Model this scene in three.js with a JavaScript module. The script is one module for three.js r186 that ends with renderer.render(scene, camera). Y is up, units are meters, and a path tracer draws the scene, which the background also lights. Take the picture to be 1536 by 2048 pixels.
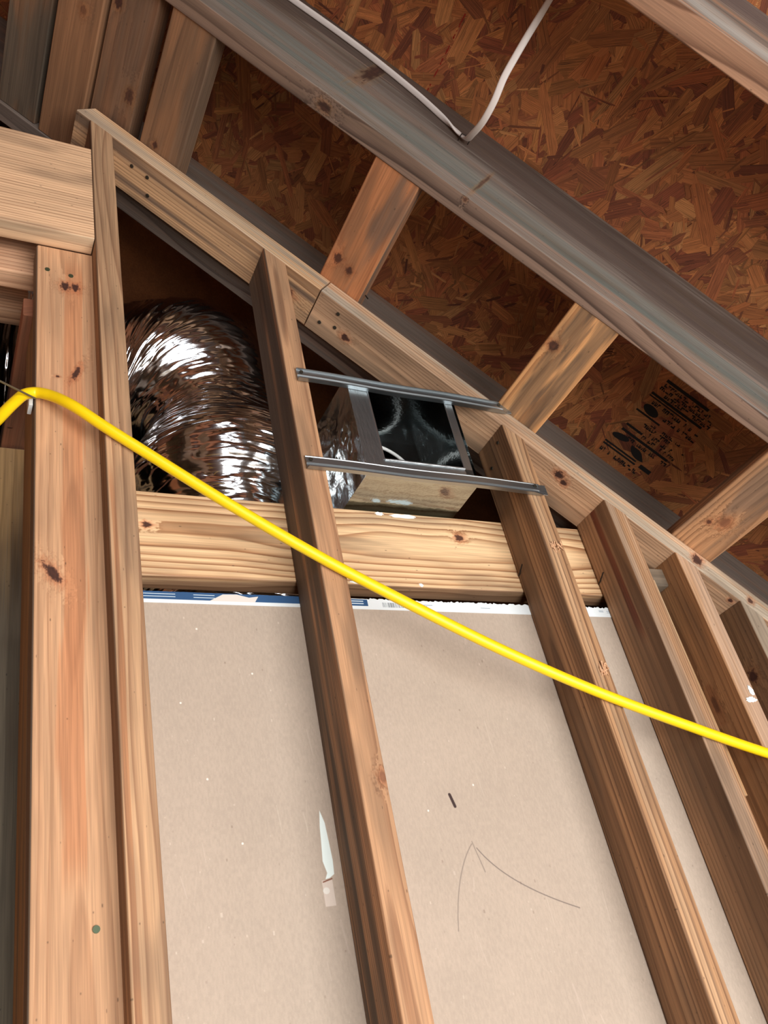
import * as THREE from 'three';
import { mergeGeometries } from 'three/addons/utils/BufferGeometryUtils.js';
import { RectAreaLightUniformsLib } from 'three/addons/lights/RectAreaLightUniformsLib.js';

// ---------------------------------------------------------------- camera, light, exposure
const scene = new THREE.Scene();
const camera = new THREE.PerspectiveCamera(59.81, 0.75, 0.02, 60);
camera.position.set(0, 0, 0.956);
camera.up.set(-0.078606, 0.818695, 0.568824);
camera.lookAt(0.452339, 0.537761, 0.956 - 0.711479);
camera.updateMatrixWorld();
scene.add(camera);
const renderer = new THREE.WebGLRenderer({ antialias: true });
renderer.toneMapping = THREE.LinearToneMapping;
renderer.toneMappingExposure = 0.42;
renderer.shadowMap.enabled = true;
RectAreaLightUniformsLib.init();
scene.background = new THREE.Color(0.80, 0.90, 1.0);
// daylight through the wide door opening behind the camera
const DOOR = { x0: -0.4, x1: 2.3, y0: -2.2, y1: -0.12, z: 2.7 };
const day = new THREE.RectAreaLight(new THREE.Color(1.0, 0.985, 0.96), 22, DOOR.x1 - DOOR.x0, DOOR.y1 - DOOR.y0);
day.position.set((DOOR.x0 + DOOR.x1) / 2, (DOOR.y0 + DOOR.y1) / 2, DOOR.z - 0.02);
scene.add(day);
// unseen gable window above the door, added for highlights on foil and box
const ADDED_WIN = { x0: -0.55, x1: 0.35, y0: 0.45, y1: 1.15, z: 2.7 };
const addedWin = new THREE.RectAreaLight(new THREE.Color(0.93, 0.97, 1.0), 14, ADDED_WIN.x1 - ADDED_WIN.x0, ADDED_WIN.y1 - ADDED_WIN.y0);
addedWin.position.set((ADDED_WIN.x0 + ADDED_WIN.x1) / 2, (ADDED_WIN.y0 + ADDED_WIN.y1) / 2, ADDED_WIN.z - 0.02);
scene.add(addedWin);

// ---------------------------------------------------------------- helpers
const V = (x, y, z) => new THREE.Vector3(x, y, z);
function rng(seed) { let a = seed >>> 0; return () => { a = (a + 0x6D2B79F5) >>> 0; let t = a; t = Math.imul(t ^ (t >>> 15), t | 1); t ^= t + Math.imul(t ^ (t >>> 7), t | 61); return ((t ^ (t >>> 14)) >>> 0) / 4294967296; }; }
const HT = new Float32Array(65536); { const r = rng(77); for (let i = 0; i < 65536; i++) HT[i] = r(); }
const hs = (i, j) => HT[(Math.imul(i, 7919) + Math.imul(j, 104729) + Math.imul(i ^ (j << 5), 31)) & 65535];
function n2(x, y) { const i = Math.floor(x), j = Math.floor(y); let u = x - i, v = y - j; u = u * u * (3 - 2 * u); v = v * v * (3 - 2 * v); const a = hs(i, j), b = hs(i + 1, j), c = hs(i, j + 1), d = hs(i + 1, j + 1); return a + (b - a) * u + (c - a) * v + (a - b - c + d) * u * v; }
const fb = (x, y) => 0.55 * n2(x, y) + 0.3 * n2(x * 2.1 + 7.3, y * 2.1 + 1.7) + 0.15 * n2(x * 4.3 + 3.1, y * 4.3 + 9.2);
const ss = (a, b, x) => { let t = (x - a) / (b - a); t = t < 0 ? 0 : t > 1 ? 1 : t; return t * t * (3 - 2 * t); };
const taken = {};
function numbered(n) { const k = taken[n] = (taken[n] ?? -1) + 1; return k ? n + '_' + String(k).padStart(3, '0') : n; }
function tag(o, label, category, group, kind) { Object.assign(o.userData, { label, category }); if (group) o.userData.group = group; if (kind) o.userData.kind = kind; return o; }
function shade(o) { o.traverse(c => { if (c.isMesh) { c.castShadow = true; c.receiveShadow = true; } }); return o; }
function mesh(name, geo, mat, parent) { const m = new THREE.Mesh(geo, mat); m.name = parent && parent !== scene ? name : numbered(name); (parent || scene).add(m); m.castShadow = m.receiveShadow = true; return m; }
function structure(name, geo, mat) { const m = mesh(name, geo, mat, scene); m.userData.kind = 'structure'; return m; }
const std = (o) => new THREE.MeshStandardMaterial(o);
const phys = (o) => new THREE.MeshPhysicalMaterial(o);
const rgb = (r, g, b) => new THREE.Color().setRGB(r / 255, g / 255, b / 255, THREE.SRGBColorSpace);

// roof frame: s runs down the slope, q away from it
const PA = Math.atan(0.866), SN = Math.sin(PA), CS = Math.cos(PA);
const roof = (s, q, z) => V(s * CS + q * SN, -s * SN + q * CS, z);
const SD = V(CS, -SN, 0), QD = V(SN, CS, 0), ZD = V(0, 0, 1), XD = V(1, 0, 0), YD = V(0, 1, 0);
const underPlate = (x) => (1.299 - x * SN) / CS;
const FLOOR = -2.2;

// ---------------------------------------------------------------- sawn lumber
function section(W, T, r) {
  const pts = [];
  const cs = [[1, 1, 0], [-1, 1, 1], [-1, -1, 2], [1, -1, 3]];
  for (const [sa, sb, k] of cs) for (let i = 0; i <= 3; i++) {
    const t = (k + i / 3) * Math.PI / 2, c = Math.cos(t), s = Math.sin(t);
    pts.push({ a: sa * (W / 2 - r) + r * c, b: sb * (T / 2 - r) + r * s, na: c, nb: s });
  }
  pts.push({ ...pts[0] });
  let p = 0; pts[0].p = 0;
  for (let i = 1; i < pts.length; i++) { p += Math.hypot(pts[i].a - pts[i - 1].a, pts[i].b - pts[i - 1].b); pts[i].p = p; }
  return { pts, per: p };
}
function woodTexture(o, W, T, sec, l0, Lt) {
  const { seed = 1, early = [215, 165, 120], late = [178, 112, 68], ring = 0.005, pa = 0.02, pb = -0.06, wob = 0.006, fl = 1.2, contrast = 0.8, knots = [], greys = [], tone = 0.16, streaks = [], specks = 0.0006, dirt = 0.3 } = o;
  const nu = Math.max(96, Math.min(760, Math.round(sec.per / 0.00075))), nl = Math.max(64, Math.min(1150, Math.round(Lt / 0.0016)));
  const data = new Uint8Array(nu * nl * 4);
  const A = new Float32Array(nu), B = new Float32Array(nu), NA = new Float32Array(nu), NB = new Float32Array(nu);
  let k = 0;
  for (let i = 0; i < nu; i++) {
    const p = (i + 0.5) / nu * sec.per; while (k < sec.pts.length - 2 && sec.pts[k + 1].p < p) k++;
    const u = sec.pts[k], v = sec.pts[k + 1], t = (p - u.p) / (v.p - u.p || 1);
    A[i] = u.a + (v.a - u.a) * t; B[i] = u.b + (v.b - u.b) * t; NA[i] = u.na + (v.na - u.na) * t; NB[i] = u.nb + (v.nb - u.nb) * t;
  }
  const S = seed * 13.37;
  const kn = knots.map(q => { const dx = q.a - pa, dy = q.b - pb, d = Math.hypot(dx, dy) || 1; return { ...q, ux: dx / d, uy: dy / d, R: d }; });
  for (let j = 0; j < nl; j++) {
    const l = l0 + (j + 0.5) / nl * Lt;
    const wa = (fb(l * fl + S, S) - 0.5) * 2 * wob, wb = (fb(l * fl + 40 + S, S + 5) - 0.5) * 3 * wob;
    for (let i = 0; i < nu; i++) {
      const a = A[i], b = B[i], x = a - pa - wa, y = b - pb - wb;
      let r = Math.hypot(x, y) + (n2(a * 55 + b * 31 + S, l * 5) - 0.5) * 0.0022;
      let kd = 9, kc = 0, kt = 0;
      for (const q of kn) {
        if (q.f && NA[i] * q.f[0] + NB[i] * q.f[1] < 0.5) continue;
        const dl = (l - q.l) / (q.e || 1.35);
        if (dl > 0.12 || dl < -0.12) continue;
        const ex = a - pa, ey = b - pb, al = ex * q.ux + ey * q.uy;
        if (al < 0) continue;
        const pe = Math.abs(ex * q.uy - ey * q.ux), rr = q.r * Math.min(1.15, 0.3 + 0.75 * al / q.R);
        const sk = (q.sk || 0) * (ex * q.uy - ey * q.ux);
        const d = Math.hypot(dl + sk, pe) / rr * (1 + 0.5 * (n2(dl * 260 + S, pe * 260 + q.l * 9) - 0.5) + 0.5 * (n2(dl * 700 + S, pe * 700) - 0.5));
        r += 0.9 * q.r * Math.exp(-Math.pow(Math.max(0, d - 0.6) / 1.5, 2));
        if (d < kd) { kd = d; kc = q.dark ?? 0.75; kt = d; }
      }
      const ph = r / ring + 0.5 * n2(r * 70 + S, 3.3), f = ph - Math.floor(ph);
      let lt = f * f * f * (0.55 + 0.45 * f); if (f > 0.93) lt *= (1 - f) / 0.07;
      lt *= contrast * (0.65 + 0.7 * n2(Math.floor(ph) * 7.1 + S, l * 0.7));
      let R = early[0] + (late[0] - early[0]) * lt, G = early[1] + (late[1] - early[1]) * lt, Bc = early[2] + (late[2] - early[2]) * lt;
      const fib = n2((a - b) * 620 + S, l * 11) - 0.5, fib2 = n2((a + b * 1.7) * 1500 + S, l * 26) - 0.5;
      let m = 1 + 0.15 * fib + 0.12 * fib2 + tone * (fb((a + b) * 16 + S, l * 1.6 + S) - 0.5) * 2;
      for (const q of greys) {
        if (q.na !== undefined && NA[i] * q.na + NB[i] * q.nb < 0.55) continue;
        const nn = fb((a * 1.0 + b * 1.3) * (q.sa || 28) + S + 11, l * (q.sl || 2.2) + 3.7 * S) + 0.10 * fib;
        const w = ss(q.t - 0.12, q.t + 0.14, nn) * q.k;
        R += (q.col[0] - R) * w; G += (q.col[1] - G) * w; Bc += (q.col[2] - Bc) * w;
      }
      for (const q of streaks) {
        if (NA[i] * q.na + NB[i] * q.nb < 0.6) continue;
        const c = q.na ? b : a, cen = q.c + (fb(l * 2.5 + S, 9.1 + q.c * 100) - 0.5) * (q.w * 1.2);
        let w = 1 - ss(q.w * 0.45, q.w * 0.62, Math.abs(c - cen) + (n2(c * 400, l * 9 + S) - 0.5) * q.w * 0.25);
        if (q.l0 !== undefined) w *= ss(q.l0 - 0.03, q.l0 + 0.03, l) * (1 - ss(q.l1 - 0.03, q.l1 + 0.03, l));
        w *= q.k * (0.75 + 0.5 * n2(l * 6 + S, c * 60));
        if (w > 1) w = 1;
        R += (q.col[0] - R) * w; G += (q.col[1] - G) * w; Bc += (q.col[2] - Bc) * w;
      }
      const dw = ss(0.52, 0.78, fb((a * 1.1 - b) * 34 + S * 1.9, l * 5.5 + S) + 0.16 * fib) * dirt;
      R += (96 - R) * dw; G += (76 - G) * dw; Bc += (58 - Bc) * dw;
      if (kd < 2.2) {
        const core = (1 - ss(0.62, 1.12, kd)) * kc, halo = (1 - ss(0.8, 2.2, kd)) * 0.42;
        const kr = 0.75 + 0.4 * n2(kt * 6 + S, 1.1);
        R += (175 - R) * halo * 0.5; G += (98 - G) * halo; Bc += (52 - Bc) * halo;
        R += (72 * kr - R) * core; G += (34 * kr - G) * core; Bc += (22 * kr - Bc) * core;
      }
      if (specks && hs((a * 900 + b * 700) | 0, (l * 500) | 0) > 1 - specks) m *= 0.72;
      const at = (j * nu + i) * 4;
      m *= 1 - 0.19 * Math.min(1, lt);
      const lu = (0.3 * R + 0.59 * G + 0.11 * Bc) * 0.14; R = R * 0.84 + lu; G = G * 0.84 + lu; Bc = Bc * 0.84 + lu;
      data[at] = Math.max(0, Math.min(255, R * m)); data[at + 1] = Math.max(0, Math.min(255, G * m)); data[at + 2] = Math.max(0, Math.min(255, Bc * m)); data[at + 3] = 255;
    }
  }
  const t = new THREE.DataTexture(data, nu, nl);
  t.colorSpace = THREE.SRGBColorSpace; t.magFilter = THREE.LinearFilter; t.minFilter = THREE.LinearFilter;
  t.wrapS = THREE.RepeatWrapping; t.wrapT = THREE.MirroredRepeatWrapping; t.needsUpdate = true;
  return t;
}
// p0 -> p1 is the centre line; a is the direction of W; cuts slant the ends
function board(name, o) {
  const { p0, p1, a: aIn, W, T, r = 0.0028, cut0 = [0, 0], cut1 = [0, 0], vis0 = 0, vis1, bow = 0.0012, seed = 1 } = o;
  const L = p0.distanceTo(p1), l = p1.clone().sub(p0).normalize(), a = aIn.clone().addScaledVector(l, -aIn.dot(l)).normalize(), b = new THREE.Vector3().crossVectors(l, a);
  const sec = section(W, T, r), N = sec.pts.length, seg = 20, t0 = vis0, t1 = vis1 ?? L, Lt = t1 - t0;
  const pos = [], nor = [], uv = [], idx = [];
  const put = (pa, pb, pl, n, u) => { const w = bow * Math.sin(pl * 2.1 + seed * 3) , c = bow * Math.sin(pl * 1.7 + seed * 5); const q = l.clone().multiplyScalar(pl).addScaledVector(a, pa + w).addScaledVector(b, pb + c); pos.push(q.x, q.y, q.z); nor.push(n.x, n.y, n.z); uv.push(u, (pl - t0) / Lt); };
  for (let k = 0; k <= seg; k++) for (const p of sec.pts) {
    const e0 = cut0[0] * p.a + cut0[1] * p.b, e1 = L + cut1[0] * p.a + cut1[1] * p.b, pl = e0 + (e1 - e0) * k / seg;
    put(p.a, p.b, pl, a.clone().multiplyScalar(p.na).addScaledVector(b, p.nb).normalize(), p.p / sec.per);
  }
  for (let k = 0; k < seg; k++) for (let i = 0; i < N - 1; i++) { const q = k * N + i; idx.push(q, q + 1, q + N, q + 1, q + N + 1, q + N); }
  for (const e of [0, 1]) {
    const base = pos.length / 3, cut = e ? cut1 : cut0, n = l.clone().addScaledVector(a, -cut[0]).addScaledVector(b, -cut[1]).normalize().multiplyScalar(e ? 1 : -1);
    for (const p of sec.pts) put(p.a, p.b, (e ? L : 0) + cut[0] * p.a + cut[1] * p.b, n, p.p / sec.per);
    put(0, 0, e ? L : 0, n, 0.5); const c = base + N;
    for (let i = 0; i < N - 1; i++) e ? idx.push(base + i, base + i + 1, c) : idx.push(base + i + 1, base + i, c);
  }
  const g = new THREE.BufferGeometry();
  g.setAttribute('position', new THREE.Float32BufferAttribute(pos, 3)); g.setAttribute('normal', new THREE.Float32BufferAttribute(nor, 3)); g.setAttribute('uv', new THREE.Float32BufferAttribute(uv, 2)); g.setIndex(idx);
  const tex = woodTexture({ seed, ...o.wood }, W, T, sec, t0, Lt);
  const m = mesh(name, g, std({ map: tex, roughness: o.rough ?? 0.78, bumpMap: tex, bumpScale: 0.0006 }), scene);
  m.position.copy(p0);
  tag(m, o.label, o.category, o.group);
  return m;
}
// a round bar between two points given in world space, as a child of a thing placed at its position without turn
function barGeo(p, q, r, seg = 10) { const d = q.clone().sub(p), g = new THREE.CylinderGeometry(r, r, d.length(), seg); g.applyQuaternion(new THREE.Quaternion().setFromUnitVectors(YD, d.clone().normalize())); g.translate((p.x + q.x) / 2, (p.y + q.y) / 2, (p.z + q.z) / 2); return g; }
function local(g, parent) { g.translate(-parent.position.x, -parent.position.y, -parent.position.z); return g; }
const steel = std({ color: rgb(92, 88, 78), metalness: 0.8, roughness: 0.45 });
const darkSteel = std({ color: rgb(48, 42, 38), metalness: 0.6, roughness: 0.6 });
function nail(parent, p, dir, len = 0.012, r = 0.0022, m = steel) {   // a nail head standing proud with its shank
  const d = dir.clone().normalize();
  const g = mergeGeometries([barGeo(p.clone().addScaledVector(d, -0.004), p.clone().addScaledVector(d, len), r * 0.5, 8), barGeo(p.clone().addScaledVector(d, len - 0.001), p.clone().addScaledVector(d, len + 0.0006), r, 12)]);
  return mesh('nail', local(g, parent), m, parent);
}

// ---------------------------------------------------------------- the setting
const RIDGE = -0.2, RX = 2.55, LX = 2 * RIDGE - RX, ZB = -3.4, ZF = 2.7;
const qR = 1.571, roofY = (x, q = qR) => (q - (x < RIDGE ? 2 * RIDGE - x : x) * SN) / CS;
const noiseTex = (() => { const n = 512, d = new Uint8Array(n * n * 4); for (let j = 0; j < n; j++) for (let i = 0; i < n; i++) { const v = 205 + 50 * (fb(i / 40, j / 40) - 0.5) + 30 * (n2(i / 2.2, j / 2.2) - 0.5); const a = (j * n + i) * 4; d[a] = d[a + 1] = d[a + 2] = v; d[a + 3] = 255; } const t = new THREE.DataTexture(d, n, n); t.wrapS = t.wrapT = THREE.RepeatWrapping; t.magFilter = THREE.LinearFilter; t.colorSpace = THREE.SRGBColorSpace; t.needsUpdate = true; return t; })();
const grainTex = (() => { const n = 512, d = new Uint8Array(n * n * 4); for (let j = 0; j < n; j++) for (let i = 0; i < n; i++) { const v = 205 + 95 * (n2(i / 6, j / 60) - 0.5) + 80 * (n2(i / 2, j / 26) - 0.5), a = (j * n + i) * 4; d[a] = d[a + 1] = d[a + 2] = v; d[a + 3] = 255; } const t = new THREE.DataTexture(d, n, n); t.wrapS = t.wrapT = THREE.RepeatWrapping; t.magFilter = THREE.LinearFilter; t.colorSpace = THREE.SRGBColorSpace; t.needsUpdate = true; return t; })();
const concrete = std({ color: rgb(205, 200, 190), map: noiseTex, roughness: 0.85 });
const sheathing = std({ color: rgb(158, 116, 78), map: noiseTex, roughness: 0.85 });
const slab = (x0, x1, y0, y1, z0, z1) => { const g = new THREE.BoxGeometry(x1 - x0, y1 - y0, z1 - z0); g.translate((x0 + x1) / 2, (y0 + y1) / 2, (z0 + z1) / 2); return g; };
structure('floor', slab(LX - 0.1, RX + 0.1, FLOOR - 0.12, FLOOR, ZB - 0.1, ZF + 2.2), concrete);
structure('wall_right', slab(RX, RX + 0.1, FLOOR, roofY(RX) + 0.03, ZB, ZF), sheathing);
structure('wall_left', slab(LX - 0.1, LX, FLOOR, roofY(LX) + 0.03, ZB, ZF), sheathing);
function gable(holes) {
  const sh = new THREE.Shape([[LX - 0.1, FLOOR], [RX + 0.1, FLOOR], [RX + 0.1, roofY(RX)], [RIDGE, roofY(RIDGE)], [LX - 0.1, roofY(LX)]].map(p => new THREE.Vector2(...p)));
  for (const h of holes) sh.holes.push(new THREE.Path([[h.x0, h.y0 + 0.001], [h.x0, h.y1], [h.x1, h.y1], [h.x1, h.y0 + 0.001]].map(p => new THREE.Vector2(...p))));
  return new THREE.ExtrudeGeometry(sh, { depth: 0.1, bevelEnabled: false });
}
{ const g = gable([DOOR, ADDED_WIN]); g.translate(0, 0, ZF); structure('wall_front', g, sheathing); }
structure('wall_inner_added', slab(1.09, RX, FLOOR, 0.56, -0.104, -0.0915), sheathing);  // unseen panel added to keep light out of the space behind the studs
{ const sh = new THREE.Shape([[LX, FLOOR], [0.05, FLOOR], [0.05, roofY(0.05) - 0.002], [RIDGE, roofY(RIDGE) - 0.002], [LX, roofY(LX) - 0.002]].map(p => new THREE.Vector2(...p))); const g = new THREE.ExtrudeGeometry(sh, { depth: 0.012, bevelEnabled: false }); g.translate(0, 0, -0.245); structure('wall_inner_added', g, sheathing); }  // second added panel, out of view, blocking light left of the post
{ const g = gable([]); g.translate(0, 0, ZB - 0.1); structure('wall_back', g, sheathing); }

// oriented strand board: slab, then strands pressed into its underside
const osbMat = std({ color: rgb(186, 112, 64), map: noiseTex, roughness: 0.72 });
function slopeGeo(q0, q1, s0, s1, z0, z1) {
  const c = []; for (const q of [q0, q1]) for (const s of [s0, s1]) for (const z of [z0, z1]) c.push(roof(s, q, z));
  const f = [[0, 2, 3, 1], [4, 5, 7, 6], [0, 1, 5, 4], [2, 6, 7, 3], [0, 4, 6, 2], [1, 3, 7, 5]], pos = [], uv = [];
  for (const [i, j, k, l] of f) for (const t of [i, l, k, i, k, j]) { pos.push(c[t].x, c[t].y, c[t].z); uv.push((t & 2 ? s1 : s0) / 0.6, (t & 1 ? z1 : z0) / 0.6); }
  const g = new THREE.BufferGeometry(); g.setAttribute('position', new THREE.Float32BufferAttribute(pos, 3)); g.setAttribute('uv', new THREE.Float32BufferAttribute(uv, 2)); g.computeVertexNormals(); return g;
}
const sRidge = (RIDGE - qR * SN) / CS, sEave = (RX + 0.15 - qR * SN) / CS;
const ceiling = structure('ceiling', slopeGeo(qR + 0.0005, qR + 0.012, sRidge, sEave, ZB - 0.1, ZF + 0.1), osbMat);
ceiling.userData.label = 'orange brown strand board roof sheathing above the rafters';
{ const g = slopeGeo(qR, qR + 0.012, sRidge, sEave, ZB - 0.1, ZF + 0.1); g.scale(-1, 1, 1); g.translate(2 * RIDGE, 0, 0); const ix = g.attributes.position.count; const id = []; for (let i = 0; i < ix; i += 3) id.push(i, i + 2, i + 1); g.setIndex(id); g.computeVertexNormals(); structure('ceiling', g, osbMat); }
{
  const R = rng(4242), pos = [], nor = [], col = [], uv = [];
  const pal = [[212, 134, 78], [200, 120, 68], [216, 142, 84], [192, 110, 66], [162, 88, 56], [208, 130, 74], [222, 152, 92], [204, 126, 72], [194, 114, 70], [212, 138, 78], [166, 90, 58], [208, 130, 76]];
  const c = new THREE.Color();
  const grid = (s0, s1, z0, z1, n) => {
    for (let k = 0; k < n; k++) {
      const s = s0 + (s1 - s0) * R(), z = z0 + (z1 - z0) * R(), top = k / n;
      const sliver = R() < 0.42, len = (sliver ? 0.02 + 0.06 * R() : 0.05 + 0.10 * R()), wid = sliver ? 0.0015 + 0.004 * R() : 0.010 + 0.022 * R();
      let an = Math.PI / 2 + (R() + R() + R() - 1.5) * 1.25 - 0.25; if (R() < 0.2) an = R() * Math.PI;
      const dz = Math.sin(an), ds = Math.cos(an), depth = 0.0002 + 0.0009 * top + 0.0002 * R(), tilt = (R() - 0.5) * 0.0005;
      const p = pal[(R() * pal.length) | 0], br = sliver ? (R() < 0.55 ? 0.78 : 1.06) : 0.84 + 0.22 * R();
      c.setRGB(Math.min(1, p[0] / 255 * br), Math.min(1, p[1] / 255 * br), Math.min(1, p[2] / 255 * br), THREE.SRGBColorSpace);
      const t0 = 0.25 + 0.3 * R(), t1 = 0.2 + 0.4 * R(), sk = (R() - 0.5) * wid * 1.5, x0 = (R() - 0.5) * 0.9, x1 = (R() - 0.5) * 0.9;
      const out = [[-len / 2, x0 * wid * 0.5], [-len / 2 + len * 0.18 * t0 * 2, -wid / 2], [len / 2 - len * 0.15 * t1 * 2, -wid / 2 + sk * 0.4], [len / 2, x1 * wid * 0.5 + sk * 0.3], [len / 2 - len * 0.2 * t1, wid / 2 + sk * 0.3], [-len / 2 + len * 0.22 * t0, wid / 2]];
      const P = out.map(([l, w]) => roof(s + ds * l - dz * w, qR - depth + tilt * l / len * 2, z + dz * l + ds * w));
      const Q = out.map(([l, w]) => roof(s + ds * l - dz * w, qR + 0.0004, z + dz * l + ds * w));
      const U = out.map(([l, w]) => [s * 3 + w / 0.05, z * 3 + l / 0.6]);
      const tri = (A, B, C, n, ua, ub, uc) => { for (const v of [A, B, C]) { pos.push(v.x, v.y, v.z); nor.push(n.x, n.y, n.z); col.push(c.r, c.g, c.b); } uv.push(...ua, ...ub, ...uc); };
      const dn = QD.clone().multiplyScalar(-1);
      for (let i = 1; i < 5; i++) tri(P[0], P[i], P[i + 1], dn, U[0], U[i], U[i + 1]);
      for (let i = 0; i < 6; i++) { const j = (i + 1) % 6, e = P[j].clone().sub(P[i]).cross(QD).normalize(); tri(P[i], Q[i], P[j], e, U[i], U[i], U[j]); tri(P[j], Q[i], Q[j], e, U[j], U[i], U[j]); }
    }
  };
  grid(-1.28, 0.85, -0.2, 0.95, 12500);
  const g = new THREE.BufferGeometry();
  g.setAttribute('position', new THREE.Float32BufferAttribute(pos, 3)); g.setAttribute('normal', new THREE.Float32BufferAttribute(nor, 3)); g.setAttribute('color', new THREE.Float32BufferAttribute(col, 3)); g.setAttribute('uv', new THREE.Float32BufferAttribute(uv, 2));
  const st = mesh('wood_strands', g, std({ vertexColors: true, map: grainTex, roughness: 0.68 }), ceiling); st.userData.kind = 'stuff';
}
// black printed grade stamp and red chalk line on the sheathing
{
  const cv = document.createElement('canvas'); cv.width = 512; cv.height = 768; const x = cv.getContext('2d'), R = rng(9);
  x.clearRect(0, 0, 512, 768); x.fillStyle = 'rgb(22,19,18)';
  const line = (y, h, x0, x1, dens = 0.8) => { let p = x0; while (p < x1) { const w = 8 + R() * 18; if (R() < dens) { if (R() < 0.6) x.fillRect(p, y + R() * 4, w * 0.35, h - R() * 6); x.fillRect(p, y + (R() < 0.5 ? 0 : h * 0.65), w, h * 0.38); if (R() < 0.5) x.fillRect(p + w * 0.6, y + h * 0.2, w * 0.35, h * 0.8); } p += w + 4; } };
  x.fillRect(60, 20, 330, 22); line(50, 26, 40, 420); line(84, 24, 60, 460); line(116, 26, 120, 470); x.fillRect(40, 150, 400, 18); x.fillRect(40, 176, 300, 10); line(196, 30, 60, 440);
  x.beginPath(); x.ellipse(120, 270, 60, 34, 0.2, 0, 7); x.fill(); x.fillRect(40, 312, 190, 14); line(250, 30, 220, 470, 0.6);
  line(340, 22, 190, 420); line(370, 28, 150, 480, 0.7); line(408, 34, 210, 400); line(450, 26, 200, 470, 0.7);
  x.fillRect(60, 440, 130, 18); x.fillRect(60, 490, 380, 20); line(520, 28, 120, 440, 0.7);
  x.beginPath(); x.ellipse(95, 560, 62, 26, -0.2, 0, 7); x.fill(); x.beginPath(); x.moveTo(190, 560); x.bezierCurveTo(200, 610, 260, 650, 330, 620); x.bezierCurveTo(300, 600, 290, 560, 240, 560); x.closePath(); x.fill(); x.fillRect(330, 640, 90, 34);
  x.fillRect(30, 640, 260, 14); x.fillRect(30, 664, 270, 14); line(700, 34, 40, 330);
  const tx = new THREE.CanvasTexture(cv); tx.colorSpace = THREE.SRGBColorSpace;
  const A = roof(0.250, qR - 0.0018, 0.122), B = roof(0.402, qR - 0.0018, 0.122), C = roof(0.402, qR - 0.0018, -0.112), D = roof(0.250, qR - 0.0018, -0.112), g = new THREE.BufferGeometry();
  g.setAttribute('position', new THREE.Float32BufferAttribute([A, D, C, A, C, B].flatMap(v => [v.x, v.y, v.z]), 3)); g.setAttribute('uv', new THREE.Float32BufferAttribute([0, 1, 0, 0, 1, 0, 0, 1, 1, 0, 1, 1], 2)); g.computeVertexNormals();
  mesh('grade_stamp', g, std({ map: tx, transparent: true, roughness: 0.9, side: THREE.DoubleSide }), ceiling);
  const RR = rng(31), cl = [];
  for (let z = 0.27; z < 0.43; z += 0.004) if (RR() < 0.75) { const e = slopeGeo(qR - 0.0018, qR - 0.0014, -0.4015 + RR() * 0.001, -0.3995 + RR() * 0.0012, z, z + 0.0035); cl.push(e); }
  mesh('chalk_line', mergeGeometries(cl), std({ color: rgb(150, 42, 26), roughness: 0.95 }), ceiling);
}

// ---------------------------------------------------------------- rafters, plate, lookout blocks
const RS_K = (sv) => sv - (sRidge + 0.06);
const GREY = [128, 124, 116], TEAL = [112, 122, 114], DUSK = [92, 78, 70];
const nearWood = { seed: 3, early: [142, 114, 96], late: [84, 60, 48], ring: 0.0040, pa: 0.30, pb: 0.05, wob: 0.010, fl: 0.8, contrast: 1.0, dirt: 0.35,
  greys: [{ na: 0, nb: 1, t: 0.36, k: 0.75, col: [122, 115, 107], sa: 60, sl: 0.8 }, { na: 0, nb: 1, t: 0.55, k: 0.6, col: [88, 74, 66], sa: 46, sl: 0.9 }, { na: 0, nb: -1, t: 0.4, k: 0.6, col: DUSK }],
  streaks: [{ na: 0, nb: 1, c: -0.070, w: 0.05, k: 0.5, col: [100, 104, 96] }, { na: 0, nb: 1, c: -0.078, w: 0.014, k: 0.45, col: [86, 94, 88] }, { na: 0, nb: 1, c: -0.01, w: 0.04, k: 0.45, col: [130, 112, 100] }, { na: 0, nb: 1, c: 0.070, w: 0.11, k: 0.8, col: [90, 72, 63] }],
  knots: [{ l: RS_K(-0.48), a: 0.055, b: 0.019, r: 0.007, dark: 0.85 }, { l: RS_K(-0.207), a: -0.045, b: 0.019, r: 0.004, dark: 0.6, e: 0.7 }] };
// rafters run down the slope; a = q direction, b = l x a = s x q = -/+ z
function rafter(name, zf, s0, s1, wood, o) { return board(name, { p0: roof(s0, 1.4535, zf - 0.019), p1: roof(s1, 1.4535, zf - 0.019), a: QD, W: 0.233, T: 0.038, vis0: 0.0, vis1: 2.4, bow: 0.001, wood, category: 'rafter', rough: 0.8, ...o }); }
const RS0 = sRidge + 0.06, RS1 = sEave - 0.35;
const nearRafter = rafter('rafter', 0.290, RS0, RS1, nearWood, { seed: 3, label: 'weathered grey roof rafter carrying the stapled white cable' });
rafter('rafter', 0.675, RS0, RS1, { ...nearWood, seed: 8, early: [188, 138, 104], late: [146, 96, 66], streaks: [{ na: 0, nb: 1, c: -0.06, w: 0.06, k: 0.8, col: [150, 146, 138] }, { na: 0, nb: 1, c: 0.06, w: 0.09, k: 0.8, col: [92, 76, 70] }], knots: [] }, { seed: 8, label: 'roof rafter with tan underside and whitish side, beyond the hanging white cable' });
rafter('rafter', -0.120, RS0, RS1, { seed: 12, early: [142, 114, 96], late: [90, 66, 54], ring: 0.004, pa: 0.30, pb: 0.05, contrast: 0.8, greys: [{ t: 0.45, k: 0.6, col: [112, 104, 97], sa: 50, sl: 0.9 }] }, { seed: 12, label: 'weathered rafter standing behind the sloping top plate' });

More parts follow.
